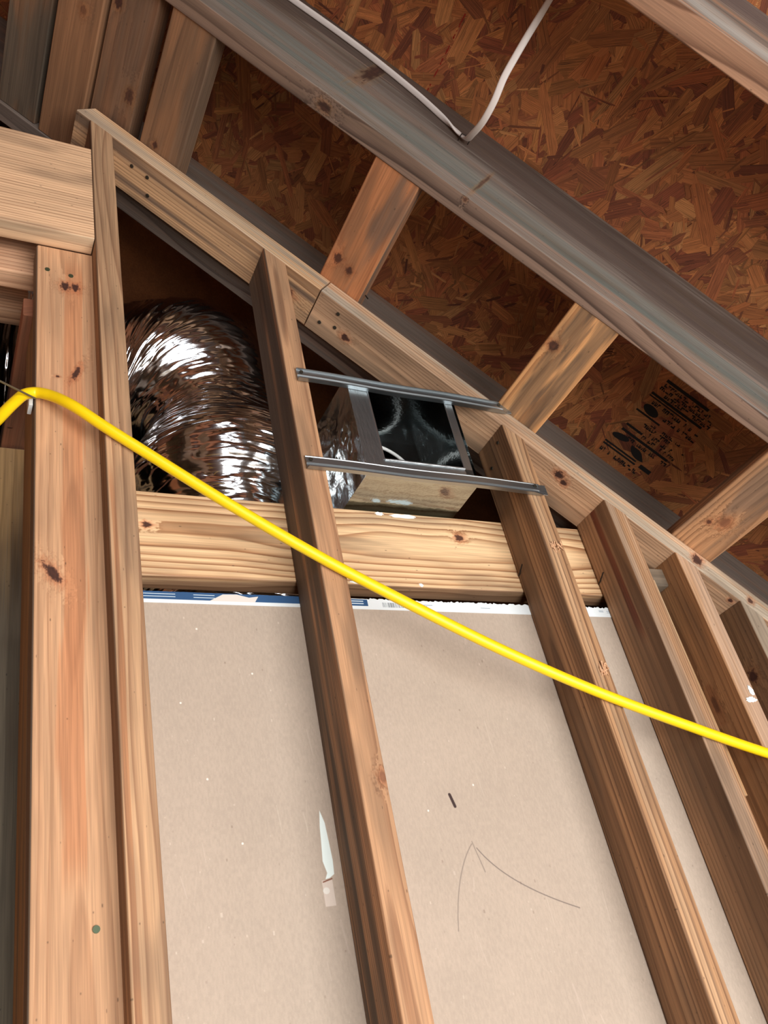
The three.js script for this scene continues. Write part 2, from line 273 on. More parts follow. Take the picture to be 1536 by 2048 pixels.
const plateA = board('top_plate', { p0: roof(-0.885, 1.318, -0.0445), p1: roof(-0.3452, 1.318, -0.0445), a: ZD, W: 0.089, T: 0.038, cut0: [0, -0.35], bow: 0.0006, seed: 21, vis0: 0,
  wood: { early: [214, 166, 118], late: [166, 112, 70], ring: 0.0046, pa: 0.03, pb: 0.05, wob: 0.008, contrast: 0.8, greys: [{ t: 0.56, k: 0.75, col: [112, 88, 72], sa: 60, sl: 1.6 }, { na: 1, nb: 0, t: 0.42, k: 0.55, col: [190, 172, 146], sa: 60, sl: 1.6 }], knots: [{ l: 0.485, a: -0.004, b: 0.019, r: 0.006, dark: 0.7, e: 2.6 }, { l: 0.06, a: 0.02, b: 0.019, r: 0.005, dark: 0.8 }] },
  label: 'sloping pine top plate with dark grain stain above the foil duct', category: 'top plate' });
const plateB = board('top_plate', { p0: roof(-0.3425, 1.318, -0.0445), p1: roof(1.9, 1.318, -0.0445), a: ZD, W: 0.089, T: 0.038, bow: 0.0006, seed: 22, vis0: 0, vis1: 1.2,
  wood: { early: [216, 168, 126], late: [176, 122, 80], ring: 0.0048, pa: -0.02, pb: 0.07, wob: 0.008, contrast: 0.75, greys: [{ t: 0.58, k: 0.6, col: [140, 112, 86], sa: 50, sl: 2 }, { na: 1, nb: 0, t: 0.36, k: 0.7, col: [186, 178, 160], sa: 50, sl: 1.6 }], knots: [{ l: 0.078, a: -0.010, b: 0.019, r: 0.0055, dark: 0.9, e: 1.6 }, { l: 0.54, a: 0.028, b: 0.019, r: 0.0055, dark: 0.95, e: 1.4, f: [0, 1] }, { l: 0.556, a: 0.020, b: 0.019, r: 0.0045, dark: 0.95, f: [0, 1] }, { l: 0.83, a: 0.0445, b: 0.0, r: 0.0065, dark: 0.9, e: 1.5 }, { l: 0.95, a: 0.0445, b: 0.004, r: 0.004, dark: 0.8 }, { l: 0.92, a: 0.03, b: 0.019, r: 0.003, dark: 0.9, f: [0, 1] }] },
  label: 'sloping pine top plate with pale front edge, jointed below the orange block', category: 'top plate' });
for (const [s, z] of [[-0.76, -0.028], [-0.725, -0.028], [-0.715, -0.061]]) nail(plateA, roof(s, 1.299, z), QD.clone().multiplyScalar(-1), 0.0008, 0.0035);
for (const [s, z] of [[-0.296, -0.02], [-0.29, -0.049], [-0.32, -0.06]]) nail(plateB, roof(s, 1.299, z), QD.clone().multiplyScalar(-1), 0.0008, 0.0035);
mesh('nail', local(barGeo(V(0.672, 1.238, 0.0015), V(0.682, 1.205, 0.004), 0.0012), plateB), darkSteel, plateB);

const lookouts = [
  [-0.370, 0, 'orange pine lookout block with two knots, meeting the plate joint', { early: [206, 130, 78], late: [170, 92, 48], pa: 0.0, pb: 0.12, ring: 0.009, contrast: 0.5, knots: [{ l: 0.170, a: -0.026, b: -0.019, r: 0.0075, dark: 0.75 }, { l: 0.162, a: 0.002, b: -0.019, r: 0.006, dark: 0.75 }], greys: [{ t: 0.62, k: 0.7, col: [112, 90, 76], sa: 40, sl: 5 }, { na: 1, nb: 0, t: 0.3, k: 0.8, col: [96, 80, 68] }] }, 0],
  [0.031, 0, 'stained pine lookout block with a dark knot, above the upper metal rail', { early: [214, 152, 92], late: [172, 108, 60], pa: 0.015, pb: 0.05, ring: 0.008, contrast: 0.75, knots: [{ l: 0.283, a: -0.028, b: -0.019, r: 0.007, dark: 0.8 }], greys: [{ t: 0.56, k: 0.6, col: [104, 82, 62], sa: 48, sl: 5 }, { t: 0.7, k: 0.5, col: [78, 62, 52], sa: 110, sl: 10 }] }, 0],
  [0.427, 0, 'pine lookout block with a round red knot above the closely spaced studs', { early: [202, 146, 98], late: [150, 98, 60], pa: 0.02, pb: 0.03, ring: 0.006, contrast: 0.8, knots: [{ l: 0.203, a: 0.004, b: -0.019, r: 0.009, dark: 0.35 }, { l: 0.185, a: -0.016, b: -0.019, r: 0.004, dark: 0.7 }], greys: [{ t: 0.6, k: 0.55, col: [110, 92, 80], sa: 30, sl: 5 }] }, 0],
  [-0.782, 0, 'brown lookout block beside the bare sheathing near the plate peak', { early: [150, 104, 68], late: [116, 76, 48], pa: 0.01, pb: 0.08, ring: 0.007, contrast: 0.6, knots: [{ l: 0.13, a: -0.012, b: -0.019, r: 0.005, dark: 0.8 }], greys: [{ t: 0.52, k: 0.55, col: [104, 86, 70], sa: 26, sl: 4 }] }, 0],
  [-0.898, 0.008, 'brown lookout board with a round dark knot near the plate peak', { early: [142, 98, 66], late: [112, 72, 48], pa: 0.02, pb: 0.09, ring: 0.007, contrast: 0.5, knots: [{ l: 0.177, a: 0.028, b: -0.019, r: 0.010, dark: 0.7 }, { l: 0.315, a: -0.03, b: -0.019, r: 0.008, dark: 0.9 }], greys: [{ t: 0.55, k: 0.5, col: [98, 80, 66] }] }, 0.0],
  [-0.994, 0, 'plain reddish brown lookout board above the thick header beam', { early: [150, 104, 68], late: [122, 78, 50], pa: -0.01, pb: 0.11, ring: 0.009, contrast: 0.4, knots: [{ l: 0.267, a: 0.008, b: -0.019, r: 0.007, dark: 0.4 }] }, 0],
  [-1.094, 0.004, 'grey streaked lookout board, the one farthest up the slope', { early: [138, 100, 70], late: [104, 74, 50], pa: 0.01, pb: 0.07, ring: 0.006, contrast: 0.6, greys: [{ t: 0.42, k: 0.7, col: [92, 86, 74], sa: 22, sl: 6 }] }, 0],
];
lookouts.forEach(([s, dq, label, wood], i) => board('lookout_block', { p0: roof(s + 0.0445, 1.3575 + dq, -0.119), p1: roof(s + 0.0445, 1.3575 + dq, 0.2515), a: SD, W: 0.0885, T: 0.038, seed: 31 + i, bow: 0.0004, wood: { wob: 0.008, ...wood }, label, category: 'block' }));

// ---------------------------------------------------------------- studs
// a = x, b = y x x = -z : the room face is b-
function stud(name, xl0, xl1, o) {   // left edge at the top and at camera height
  const xb = xl1 + (xl1 - xl0) * 2.2 / 1.2, yt = underPlate(xl0 + 0.019), L = yt - FLOOR;
  return board(name, { p0: V(xb + 0.019, FLOOR, -0.0445), p1: V(xl0 + 0.019, yt, -0.0445), a: XD, W: 0.038, T: 0.089, cut1: [-0.866, 0], vis0: L - (o.vis ?? 1.6), vis1: L, bow: 0.0006, category: 'stud', ...o });
}
const Y = (y) => y - FLOOR;
const kingStud = stud('wall_stud', 0.1998, 0.2030, { seed: 41, vis: 1.65, label: 'tall stud under the plate peak, tight against the wide flat post',
  wood: { early: [192, 148, 106], late: [142, 90, 56], pa: 0.03, pb: -0.09, ring: 0.010, wob: 0.014, fl: 1.4, contrast: 0.55, tone: 0.2, streaks: [{ na: 0, nb: -1, c: -0.012, w: 0.006, k: 0.5, col: [158, 92, 50], l0: Y(0.0), l1: Y(0.75) }], greys: [{ na: -1, nb: 0, t: 0.4, k: 0.7, col: [112, 84, 60] }] } });
const stud3 = stud('wall_stud', 0.493, 0.4795, { seed: 42, vis: 1.4, label: 'stud with a grey stained side, holding the left ends of both metal rails',
  wood: { early: [206, 152, 106], late: [158, 100, 62], pa: -0.01, pb: 0.06, ring: 0.0042, wob: 0.006, contrast: 0.8, greys: [{ na: -1, nb: 0, t: 0.40, k: 0.85, col: [104, 90, 76], sa: 34, sl: 1.4 }, { na: -1, nb: 0, t: 0.62, k: 0.6, col: [62, 52, 44], sa: 40, sl: 1.8 }], knots: [{ l: Y(0.32), a: 0.014, b: -0.0445, r: 0.006, dark: 0.3 }] } });
const stud4 = stud('wall_stud', 0.8958, 0.8965, { seed: 43, vis: 1.15, label: 'brown stud with two splintered dents on its front edge',
  wood: { early: [186, 136, 90], late: [124, 78, 46], pa: 0.03, pb: 0.02, ring: 0.0044, wob: 0.006, contrast: 1.0, greys: [{ na: -1, nb: 0, t: 0.42, k: 0.7, col: [128, 88, 54], sa: 30, sl: 1.2 }, { na: 0, nb: -1, t: 0.6, k: 0.4, col: [212, 176, 136], sa: 60, sl: 1.6 }] } });
const stud5 = stud('wall_stud', 1.067, 1.068, { seed: 44, vis: 1.0, label: 'brown stud with a dark red streak at the end of the fresh blocking board',
  wood: { early: [178, 130, 88], late: [128, 84, 52], pa: 0.05, pb: -0.03, ring: 0.005, wob: 0.008, contrast: 0.6, streaks: [{ na: -1, nb: 0, c: -0.008, w: 0.012, k: 0.75, col: [104, 46, 24], l0: Y(0.55), l1: Y(0.80) }], greys: [{ na: -1, nb: 0, t: 0.5, k: 0.6, col: [116, 82, 54], sa: 26, sl: 1.2 }, { na: 0, nb: -1, t: 0.45, k: 0.6, col: [186, 156, 130], sa: 60 }] } });
const stud6 = stud('wall_stud', 1.186, 1.187, { seed: 45, vis: 0.9, label: 'stud with an orange brown side and white paint on its front edge',
  wood: { early: [190, 132, 80], late: [146, 92, 50], pa: 0.06, pb: 0.03, ring: 0.006, contrast: 0.5, greys: [{ na: 0, nb: -1, t: 0.35, k: 0.7, col: [196, 164, 140], sa: 60 }], knots: [{ l: Y(0.425), a: -0.019, b: 0.01, r: 0.006, dark: 0.4, e: 3 }] } });
const stud7 = stud('wall_stud', 1.2955, 1.297, { seed: 46, vis: 0.85, label: 'brown stud farthest down the slope, with a dark knot in its side',
  wood: { early: [156, 112, 72], late: [116, 76, 46], pa: 0.05, pb: 0.02, ring: 0.006, contrast: 0.6, greys: [{ na: 0, nb: -1, t: 0.4, k: 0.7, col: [176, 166, 148] }], knots: [{ l: Y(0.47), a: -0.019, b: 0.0, r: 0.008, dark: 0.95 }] } });
// wide flat post and the trimmer behind it
const post = board('flat_post', { p0: V(0.161, FLOOR, -0.053), p1: V(0.161, 1.2165, -0.053), a: XD, W: 0.0905, T: 0.0375, r: 0.004, bow: 0.0005, seed: 51, vis0: Y(0) - 0.05, vis1: Y(1.2165), category: 'post',
  wood: { early: [214, 160, 114], late: [184, 120, 76], pa: 0.004, pb: -0.10, ring: 0.0055, wob: 0.006, contrast: 0.5, tone: 0.05, dirt: 0.12, streaks: [{ na: 0, nb: -1, c: 0.002, w: 0.026, k: 0.65, col: [206, 128, 78], l0: Y(0.25), l1: Y(1.18) }],
    knots: [{ l: Y(1.132), a: -0.003, b: -0.019, r: 0.0065, dark: 0.95 }, { l: Y(1.133), a: 0.012, b: -0.019, r: 0.006, dark: 0.95 }, { l: Y(0.952), a: 0.011, b: -0.019, r: 0.0065, dark: 0.9, sk: -1.2 }, { l: Y(0.94), a: -0.015, b: -0.019, r: 0.003, dark: 0.9, e: 0.5 }, { l: Y(0.61), a: -0.022, b: -0.019, r: 0.009, dark: 0.9, e: 1, sk: 0.9 }],
    greys: [{ na: -1, nb: 0, t: 0.2, k: 0.8, col: [112, 98, 82] }] },
  label: 'wide flat pine post with dark knots under the header beam' });
for (const [x, y] of [[0.180, 0.195], [0.167, 1.158], [0.132, 1.163]]) nail(post, V(x, y, -0.0343), ZD, 0.0006, 0.0038, std({ color: rgb(96, 108, 84), metalness: 0.7, roughness: 0.4 }));
board('trimmer_stud', { p0: V(0.136, FLOOR, -0.1175), p1: V(0.136, 1.0985, -0.1175), a: XD, W: 0.038, T: 0.086, seed: 52, vis0: Y(0) - 0.05, vis1: Y(1.0985), bow: 0.0004, category: 'stud',
  wood: { early: [172, 134, 84], late: [136, 98, 58], pa: 0.06, pb: 0.03, ring: 0.006, contrast: 0.5, greys: [{ t: 0.55, k: 0.6, col: [120, 108, 92] }] }, label: 'ochre trimmer stud hidden behind the wide flat post' });
board('back_stud', { p0: V(0.13, FLOOR, -0.42), p1: V(0.13, 1.095, -0.42), a: XD, W: 0.15, T: 0.038, seed: 53, vis0: Y(0) - 0.05, vis1: Y(1.095), category: 'stud',
  wood: { early: [196, 152, 96], late: [160, 116, 66], pa: 0.02, pb: -0.08, ring: 0.008, contrast: 0.6, greys: [{ t: 0.52, k: 0.75, col: [122, 116, 104], sa: 12, sl: 1.2 }] }, label: 'ochre board standing behind the yellow hose bend' });
board('ledger_board', { p0: V(0.148, 1.119, -0.44), p1: V(0.148, 1.119, -0.079), a: XD, W: 0.089, T: 0.038, seed: 54, category: 'board', wood: { early: [172, 104, 70], late: [138, 78, 50], pa: 0.02, pb: 0.1, ring: 0.008, contrast: 0.4, knots: [{ l: 0.09, a: -0.034, b: -0.019, r: 0.0035, dark: 0.9, e: 0.5 }] }, label: 'reddish board running back above the ochre board' });
// header boards at the left
board('header_beam', { p0: V(-1.1, 1.338, -0.0175), p1: V(0.1985, 1.338, -0.0175), a: YD, W: 0.240, T: 0.035, seed: 55, vis0: 0.9, vis1: 1.3, bow: 0.0003, category: 'beam',
  wood: { early: [234, 188, 142], late: [206, 148, 104], pa: -0.18, pb: 0.02, ring: 0.0065, wob: 0.004, contrast: 0.9, greys: [{ na: -1, nb: 0, t: 0.45, k: 0.5, col: [190, 172, 142] }] }, label: 'pale pink header beam resting on the wide flat post' });
board('header_beam', { p0: V(-1.1, 1.312, -0.0955), p1: V(0.1985, 1.312, -0.0955), a: YD, W: 0.235, T: 0.037, seed: 56, vis0: 0.9, vis1: 1.3, bow: 0.0003, category: 'beam', wood: { early: [226, 172, 130], late: [192, 124, 84], pa: -0.16, pb: 0.02, ring: 0.008, contrast: 0.7 }, label: 'lower header beam set back behind the pale pink one' });
board('cross_board', { p0: V(-1.1, 1.29, -0.205), p1: V(0.12, 1.29, -0.205), a: YD, W: 0.13, T: 0.035, seed: 57, vis0: 0.8, vis1: 1.22, category: 'board', wood: { early: [206, 156, 116], late: [160, 100, 66], pa: -0.1, pb: 0.02, ring: 0.007, contrast: 0.8 }, label: 'cross board just above the foil scrap beside the post' });
// fresh blocking board between duct and drywall
const blocking = board('blocking_board', { p0: V(0.16, 0.7195, -0.1085), p1: V(1.12, 0.7195, -0.1085), a: YD, W: 0.143, T: 0.037, seed: 58, vis0: 0.02, vis1: 0.96, bow: 0.0004, rough: 0.62, category: 'board',
  wood: { early: [244, 200, 146], late: [184, 112, 60], ring: 0.0085, pa: 0.008, pb: -0.032, wob: 0.012, fl: 2.6, contrast: 1.0, tone: 0.06, knots: [{ l: 0.113, a: 0.012, b: 0.0185, r: 0.0045, dark: 0.85 }, { l: 0.640, a: 0.030, b: 0.0185, r: 0.006, dark: 0.8 }], greys: [{ na: -1, nb: 0, t: 0.3, k: 0.75, col: [150, 106, 74], sa: 60 }] }, label: 'fresh pale pine blocking board with bold grain behind the studs' });
// piece sistered to the right of the streaked stud, and a stub block above it
board('sister_strip', { p0: V(1.1195, 0.262, -0.052), p1: V(1.1165, 0.64, -0.052), a: XD, W: 0.022, T: 0.07, r: 0.004, seed: 59, category: 'board', wood: { early: [206, 152, 96], late: [168, 110, 62], pa: 0.01, pb: -0.05, ring: 0.006, greys: [{ na: 0, nb: -1, t: 0.5, k: 0.6, col: [190, 170, 140] }] }, label: 'short pale strip nailed against the red streaked stud' });
board('stub_block', { p0: V(1.1055, 0.665, -0.064), p1: V(1.184, 0.665, -0.064), a: YD, W: 0.036, T: 0.045, cut0: [0, 0], seed: 60, category: 'block', wood: { early: [136, 110, 84], late: [104, 80, 58], greys: [{ t: 0.4, k: 0.6, col: [120, 108, 92] }] }, label: 'small grey stub block wedged between two close studs' });
// nails left sticking out of the studs
const stick = (parent, p, q, r = 0.0012) => mesh('nail', local(barGeo(p, q, r), parent), darkSteel, parent);
stick(stud4, V(0.8966, 0.678, -0.088), V(0.889, 0.685, -0.062)); stick(stud5, V(1.0678, 0.670, -0.088), V(1.060, 0.678, -0.060));
for (const [y, z] of [[0.92, -0.026], [0.89, -0.063]]) nail(stud4, V(0.8958, y, z), V(-1, 0, 0), 0.002, 0.003);
// splintered dents on the front edge of the brown stud
{
  const R = rng(5), m = std({ color: rgb(216, 172, 134), roughness: 0.9 });
  for (const [x, y, w, h] of [[0.918, 0.684, 0.024, 0.012], [0.924, 0.462, 0.018, 0.014]]) {
    const gs = []; for (let i = 0; i < 26; i++) { const g = new THREE.ConeGeometry(0.0012 + R() * 0.0012, 0.006 + R() * 0.010, 4); g.rotateZ((R() - 0.5) * 0.9 + (R() < 0.5 ? Math.PI : 0)); g.rotateX((R() - 0.5) * 0.5); g.translate(x + (R() - 0.5) * w, y + (R() - 0.5) * h, 0.0006 + R() * 0.0012); gs.push(g); }
    mesh('splinters', local(mergeGeometries(gs), stud4), m, stud4).userData.label = 'pale splintered wood fibres';
  }
}
const blob = (parent, name, pts, z, m) => { const sh = new THREE.Shape(pts.map(p => new THREE.Vector2(...p))); const g = new THREE.ExtrudeGeometry(sh, { depth: 0.0006, bevelEnabled: false }); g.translate(0, 0, z); return mesh(name, local(g, parent), m, parent); };
const whitePaint = std({ color: rgb(236, 244, 242), roughness: 0.5 });
function ragged(cx, cy, w, h, seed, n = 22) { const R = rng(seed), p = []; for (let i = 0; i < n; i++) { const t = i / n * 2 * Math.PI, k = 0.7 + 0.5 * R(); p.push([cx + Math.cos(t) * w / 2 * k, cy + Math.sin(t) * h / 2 * k]); } return p; }
for (const [x, y, w, h, k] of [[0.700, 0.7845, 0.05, 0.009, 11], [0.655, 0.786, 0.016, 0.007, 12], [0.592, 0.6515, 0.034, 0.005, 13], [0.70, 0.652, 0.008, 0.007, 14]]) blob(blocking, 'paint_splash', ragged(x, y, w, h, k), -0.0901, whitePaint);
blob(stud6, 'paint_splash', ragged(1.207, 0.408, 0.026, 0.010, 3), 0.0005, whitePaint); blob(stud6, 'paint_splash', ragged(1.216, 0.424, 0.010, 0.018, 4), 0.0005, whitePaint);

// ---------------------------------------------------------------- drywall with its paper edge tape
{
  const X0 = 0.157, X1 = 1.086, YT = 0.622, zf = -0.0895;
  const cw = 1500, cx0 = X0, ch = 1080, cyB = -0.078; // face area that carries the marks: 0.70 m tall
  const cv = document.createElement('canvas'); cv.width = cw; cv.height = ch; const c = cv.getContext('2d'), R = rng(17);
  const px = (x) => (x - cx0) / (X1 - X0) * cw, py = (y) => (YT - y) / (YT - cyB) * ch;
  const im = c.createImageData(cw, ch);
  for (let j = 0; j < ch; j++) for (let i = 0; i < cw; i++) { const v = 1 + 0.05 * (fb(i / 120, j / 120) - 0.5) + 0.05 * (n2(i / 3, j / 7) - 0.5) + 0.03 * (n2(i / 1.3, j / 1.3) - 0.5), a = (j * cw + i) * 4; im.data[a] = 181 * v; im.data[a + 1] = 165 * v; im.data[a + 2] = 149 * v; im.data[a + 3] = 255; }
  c.putImageData(im, 0, 0);
  for (let i = 0; i < 520; i++) { const l = R() < 0.6; c.fillStyle = l ? `rgba(228,216,200,${0.15 + 0.3 * R()})` : `rgba(110,92,78,${0.1 + 0.25 * R()})`; const s = 0.8 + R() * R() * 4; c.fillRect(R() * cw, R() * ch, s, s * (1 + R())); }
  for (let i = 0; i < 60; i++) { c.strokeStyle = `rgba(222,208,192,${0.1 + 0.14 * R()})`; c.lineWidth = 1 + R() * 3; c.beginPath(); const x = R() * cw, y = R() * ch; c.moveTo(x, y); c.lineTo(x + (R() - 0.5) * 20, y + 20 + R() * 60); c.stroke(); }
  c.fillStyle = 'rgb(232,244,240)'; // torn paper showing the white core
  const P = [[0.4645, 0.312], [0.469, 0.296], [0.4705, 0.270], [0.4715, 0.250], [0.4705, 0.234], [0.464, 0.230], [0.458, 0.229], [0.4615, 0.236], [0.458, 0.250], [0.460, 0.272], [0.4615, 0.292]];
  c.beginPath(); P.forEach(([x, y], i) => c[i ? 'lineTo' : 'moveTo'](px(x), py(y))); c.closePath(); c.fill();
  c.beginPath(); c.ellipse(px(0.457), py(0.216), 7, 6, 0, 0, 7); c.fill();
  c.fillStyle = 'rgba(222,208,196,0.7)'; c.fillRect(px(0.453), py(0.228), 22, 46);
  c.strokeStyle = 'rgb(120,70,52)'; c.lineWidth = 2; c.beginPath(); c.moveTo(px(0.454), py(0.226)); c.lineTo(px(0.467), py(0.229)); c.stroke();
  c.strokeStyle = 'rgb(62,46,44)'; c.lineWidth = 7; c.lineCap = 'round'; c.beginPath(); c.moveTo(px(0.6585), py(0.319)); c.lineTo(px(0.6625), py(0.303)); c.stroke();
  c.strokeStyle = 'rgba(104,94,88,0.75)'; c.lineWidth = 2.2;
  c.beginPath(); c.moveTo(px(0.680), py(0.246)); c.bezierCurveTo(px(0.70), py(0.215), px(0.74), py(0.185), px(0.817), py(0.155)); c.stroke();
  c.strokeStyle = 'rgba(104,94,88,0.5)'; c.beginPath(); c.moveTo(px(0.674), py(0.252)); c.bezierCurveTo(px(0.650), py(0.230), px(0.632), py(0.190), px(0.624), py(0.150)); c.moveTo(px(0.675), py(0.255)); c.lineTo(px(0.684), py(0.215)); c.stroke();
  for (const [x, y] of [[0.30, 0.46], [0.325, 0.36], [0.40, 0.5], [0.36, 0.28], [0.62, 0.30], [0.70, 0.33], [0.33, 0.566]]) { c.fillStyle = 'rgba(240,236,226,0.9)'; c.beginPath(); c.arc(px(x), py(y), 2.2, 0, 7); c.fill(); }
  const tx = new THREE.CanvasTexture(cv); tx.colorSpace = THREE.SRGBColorSpace; tx.wrapS = tx.wrapT = THREE.MirroredRepeatWrapping;
  const g = slab(X0, X1, FLOOR, YT - 0.001, zf - 0.0125, zf), p = g.attributes.position, uv = g.attributes.uv;
  for (let i = 0; i < p.count; i++) uv.setXY(i, (p.getX(i) - cx0) / (X1 - X0), 1 - (YT - p.getY(i)) / (YT - cyB));
  g.translate(-0.6, -FLOOR, 0.09);
  const dw = mesh('drywall_panel', g, std({ map: tx, roughness: 0.88 }), scene); dw.position.set(0.6, FLOOR, -0.09);
  tag(dw, 'brown paper back of a drywall panel behind the studs', 'drywall');
  // edge tape with blue print and barcode, its upper rim torn
  const tv = document.createElement('canvas'); tv.width = 2048; tv.height = 48; const t = tv.getContext('2d'); const tpx = (x) => (x - X0) / (X1 - X0) * 2048;
  t.fillStyle = 'rgb(232,240,242)'; t.fillRect(0, 0, 2048, 48);
  t.fillStyle = 'rgb(44,84,128)'; t.fillRect(0, 0, tpx(0.512), 33); t.fillRect(tpx(0.558), 3, tpx(0.597) - tpx(0.558), 30);
  t.fillStyle = 'rgb(206,222,232)'; for (const [a, b] of [[0.20, 0.305], [0.33, 0.36]]) { t.fillRect(tpx(a), 9, tpx(b) - tpx(a), 3); t.fillRect(tpx(a), 20, tpx(b) - tpx(a), 3); }
  t.fillRect(tpx(0.565), 9, tpx(0.590) - tpx(0.565), 5); t.fillRect(tpx(0.565), 20, tpx(0.590) - tpx(0.565), 5);
  t.fillStyle = 'rgb(226,218,210)'; t.beginPath(); t.moveTo(tpx(0.352), 34); t.lineTo(tpx(0.372), 4); t.lineTo(tpx(0.392), 2); t.lineTo(tpx(0.410), 14); t.lineTo(tpx(0.424), 8); t.lineTo(tpx(0.418), 34); t.fill();
  t.fillStyle = 'rgb(120,128,134)'; for (let x = 0.622; x < 0.664; x += 0.0012 + R() * 0.0012) t.fillRect(tpx(x), 14, 1 + R() * 2, 22);
  t.fillStyle = 'rgb(140,156,172)'; for (const [a, b, y] of [[0.675, 0.71, 18], [0.675, 0.70, 24], [0.80, 0.818, 22], [0.915, 0.925, 16], [0.915, 0.925, 24], [0.932, 0.952, 27], [0.93, 0.955, 21], [1.045, 1.055, 14], [1.045, 1.055, 20], [1.062, 1.085, 16], [1.062, 1.085, 24]]) t.fillRect(tpx(a), y, tpx(b) - tpx(a), 2.5);
  const tt = new THREE.CanvasTexture(tv); tt.colorSpace = THREE.SRGBColorSpace;
  const pts = [[X0, 0.6045], [X1, 0.6045]]; const R2 = rng(23);
  for (let x = X1; x >= X0; x -= 0.003) pts.push([x, 0.6222 + (x > 0.6 ? (R2() - 0.35) * 0.0028 : (R2() - 0.5) * 0.0004)]);
  const sh = new THREE.Shape(pts.map(q => new THREE.Vector2(...q))), tg = new THREE.ExtrudeGeometry(sh, { depth: 0.0005, bevelEnabled: false });
  { const p = tg.attributes.position, u = tg.attributes.uv; for (let i = 0; i < p.count; i++) u.setXY(i, (p.getX(i) - X0) / (X1 - X0), (p.getY(i) - 0.6045) / 0.0178); }
  tg.translate(0, 0, zf + 0.0002);
  mesh('edge_tape', local(tg, dw), std({ map: tt, roughness: 0.6 }), dw).userData.label = 'white edge tape with blue print and barcode';
}

// ---------------------------------------------------------------- foil flex duct behind the studs
{
  const path = new THREE.CatmullRomCurve3([V(0.43, -0.25, -0.42), V(0.44, 0.25, -0.40), V(0.475, 0.62, -0.375), V(0.49, 0.85, -0.36), V(0.495, 1.02, -0.352), V(0.488, 1.16, -0.352), V(0.445, 1.265, -0.37), V(0.35, 1.325, -0.405), V(0.20, 1.345, -0.445), V(0.03, 1.35, -0.475), V(-0.2, 1.35, -0.50), V(-0.5, 1.34, -0.52)], false, 'centripetal');
  const NL = 1300, NC = 260, R0 = 0.166, fr = path.computeFrenetFrames(NL, false), pos = [], uv = [], idx = [], Lc = path.getLength();
  for (let k = 0; k <= NL; k++) {
    const p = path.getPointAt(k / NL), t = fr.tangents[k], n = ZD.clone().addScaledVector(t, -ZD.dot(t)).normalize(), b = new THREE.Vector3().crossVectors(t, n), l = k / NL * Lc;
    for (let i = 0; i <= NC; i++) {
      const th = i / NC * 2 * Math.PI, c = Math.cos(th), s = Math.sin(th), cc = c * 1.2 + 5, sc = s * 1.2 + 5;
      const bend = 0.035 * n2(cc * 1.3 + 3, sc * 1.3 + l * 3), lw = l + bend;
      let d = 0.022 * Math.sin((lw - 1.215) * 2 * Math.PI / 0.285) + 0.006 * (n2(cc * 1.1, lw * 14 + sc * 0.8) - 0.5);
      const w1 = Math.abs(n2(cc * 1.3 + sc * 1.1 + 20, lw * 62) - 0.5) * 2, w2 = Math.abs(n2(cc * 2.6 + sc * 2.2 + 50, lw * 150 + 2 * n2(cc * 3 + 9, sc * 3 + l * 6)) - 0.5) * 2;
      d += -0.0040 * (1 - w1) * (1 - w1) - 0.0017 * (1 - w2) * (1 - w2) + 0.0011 * (n2(cc * 6, lw * 240 + sc * 5) - 0.5);
      d += 0.008 * (fb(cc * 1.3 + 8, l * 5 + sc * 1.3) - 0.5);
      const r = R0 + d, q = p.clone().addScaledVector(n, c * r).addScaledVector(b, s * r);
      pos.push(q.x, q.y, q.z); uv.push(i / NC, l);
    }
  }
  for (let k = 0; k < NL; k++) for (let i = 0; i < NC; i++) { const a = k * (NC + 1) + i, b = a + NC + 1; idx.push(a, a + 1, b, a + 1, b + 1, b); }
  const g = new THREE.BufferGeometry(); g.setAttribute('position', new THREE.Float32BufferAttribute(pos, 3)); g.setAttribute('uv', new THREE.Float32BufferAttribute(uv, 2)); g.setIndex(idx); g.computeVertexNormals();
  const m = mesh('flexible_duct', g, std({ color: rgb(226, 226, 228), metalness: 1, roughness: 0.13, side: THREE.DoubleSide }), scene);
  tag(m, 'crinkled silver foil flexible duct bending behind the studs', 'duct');
}

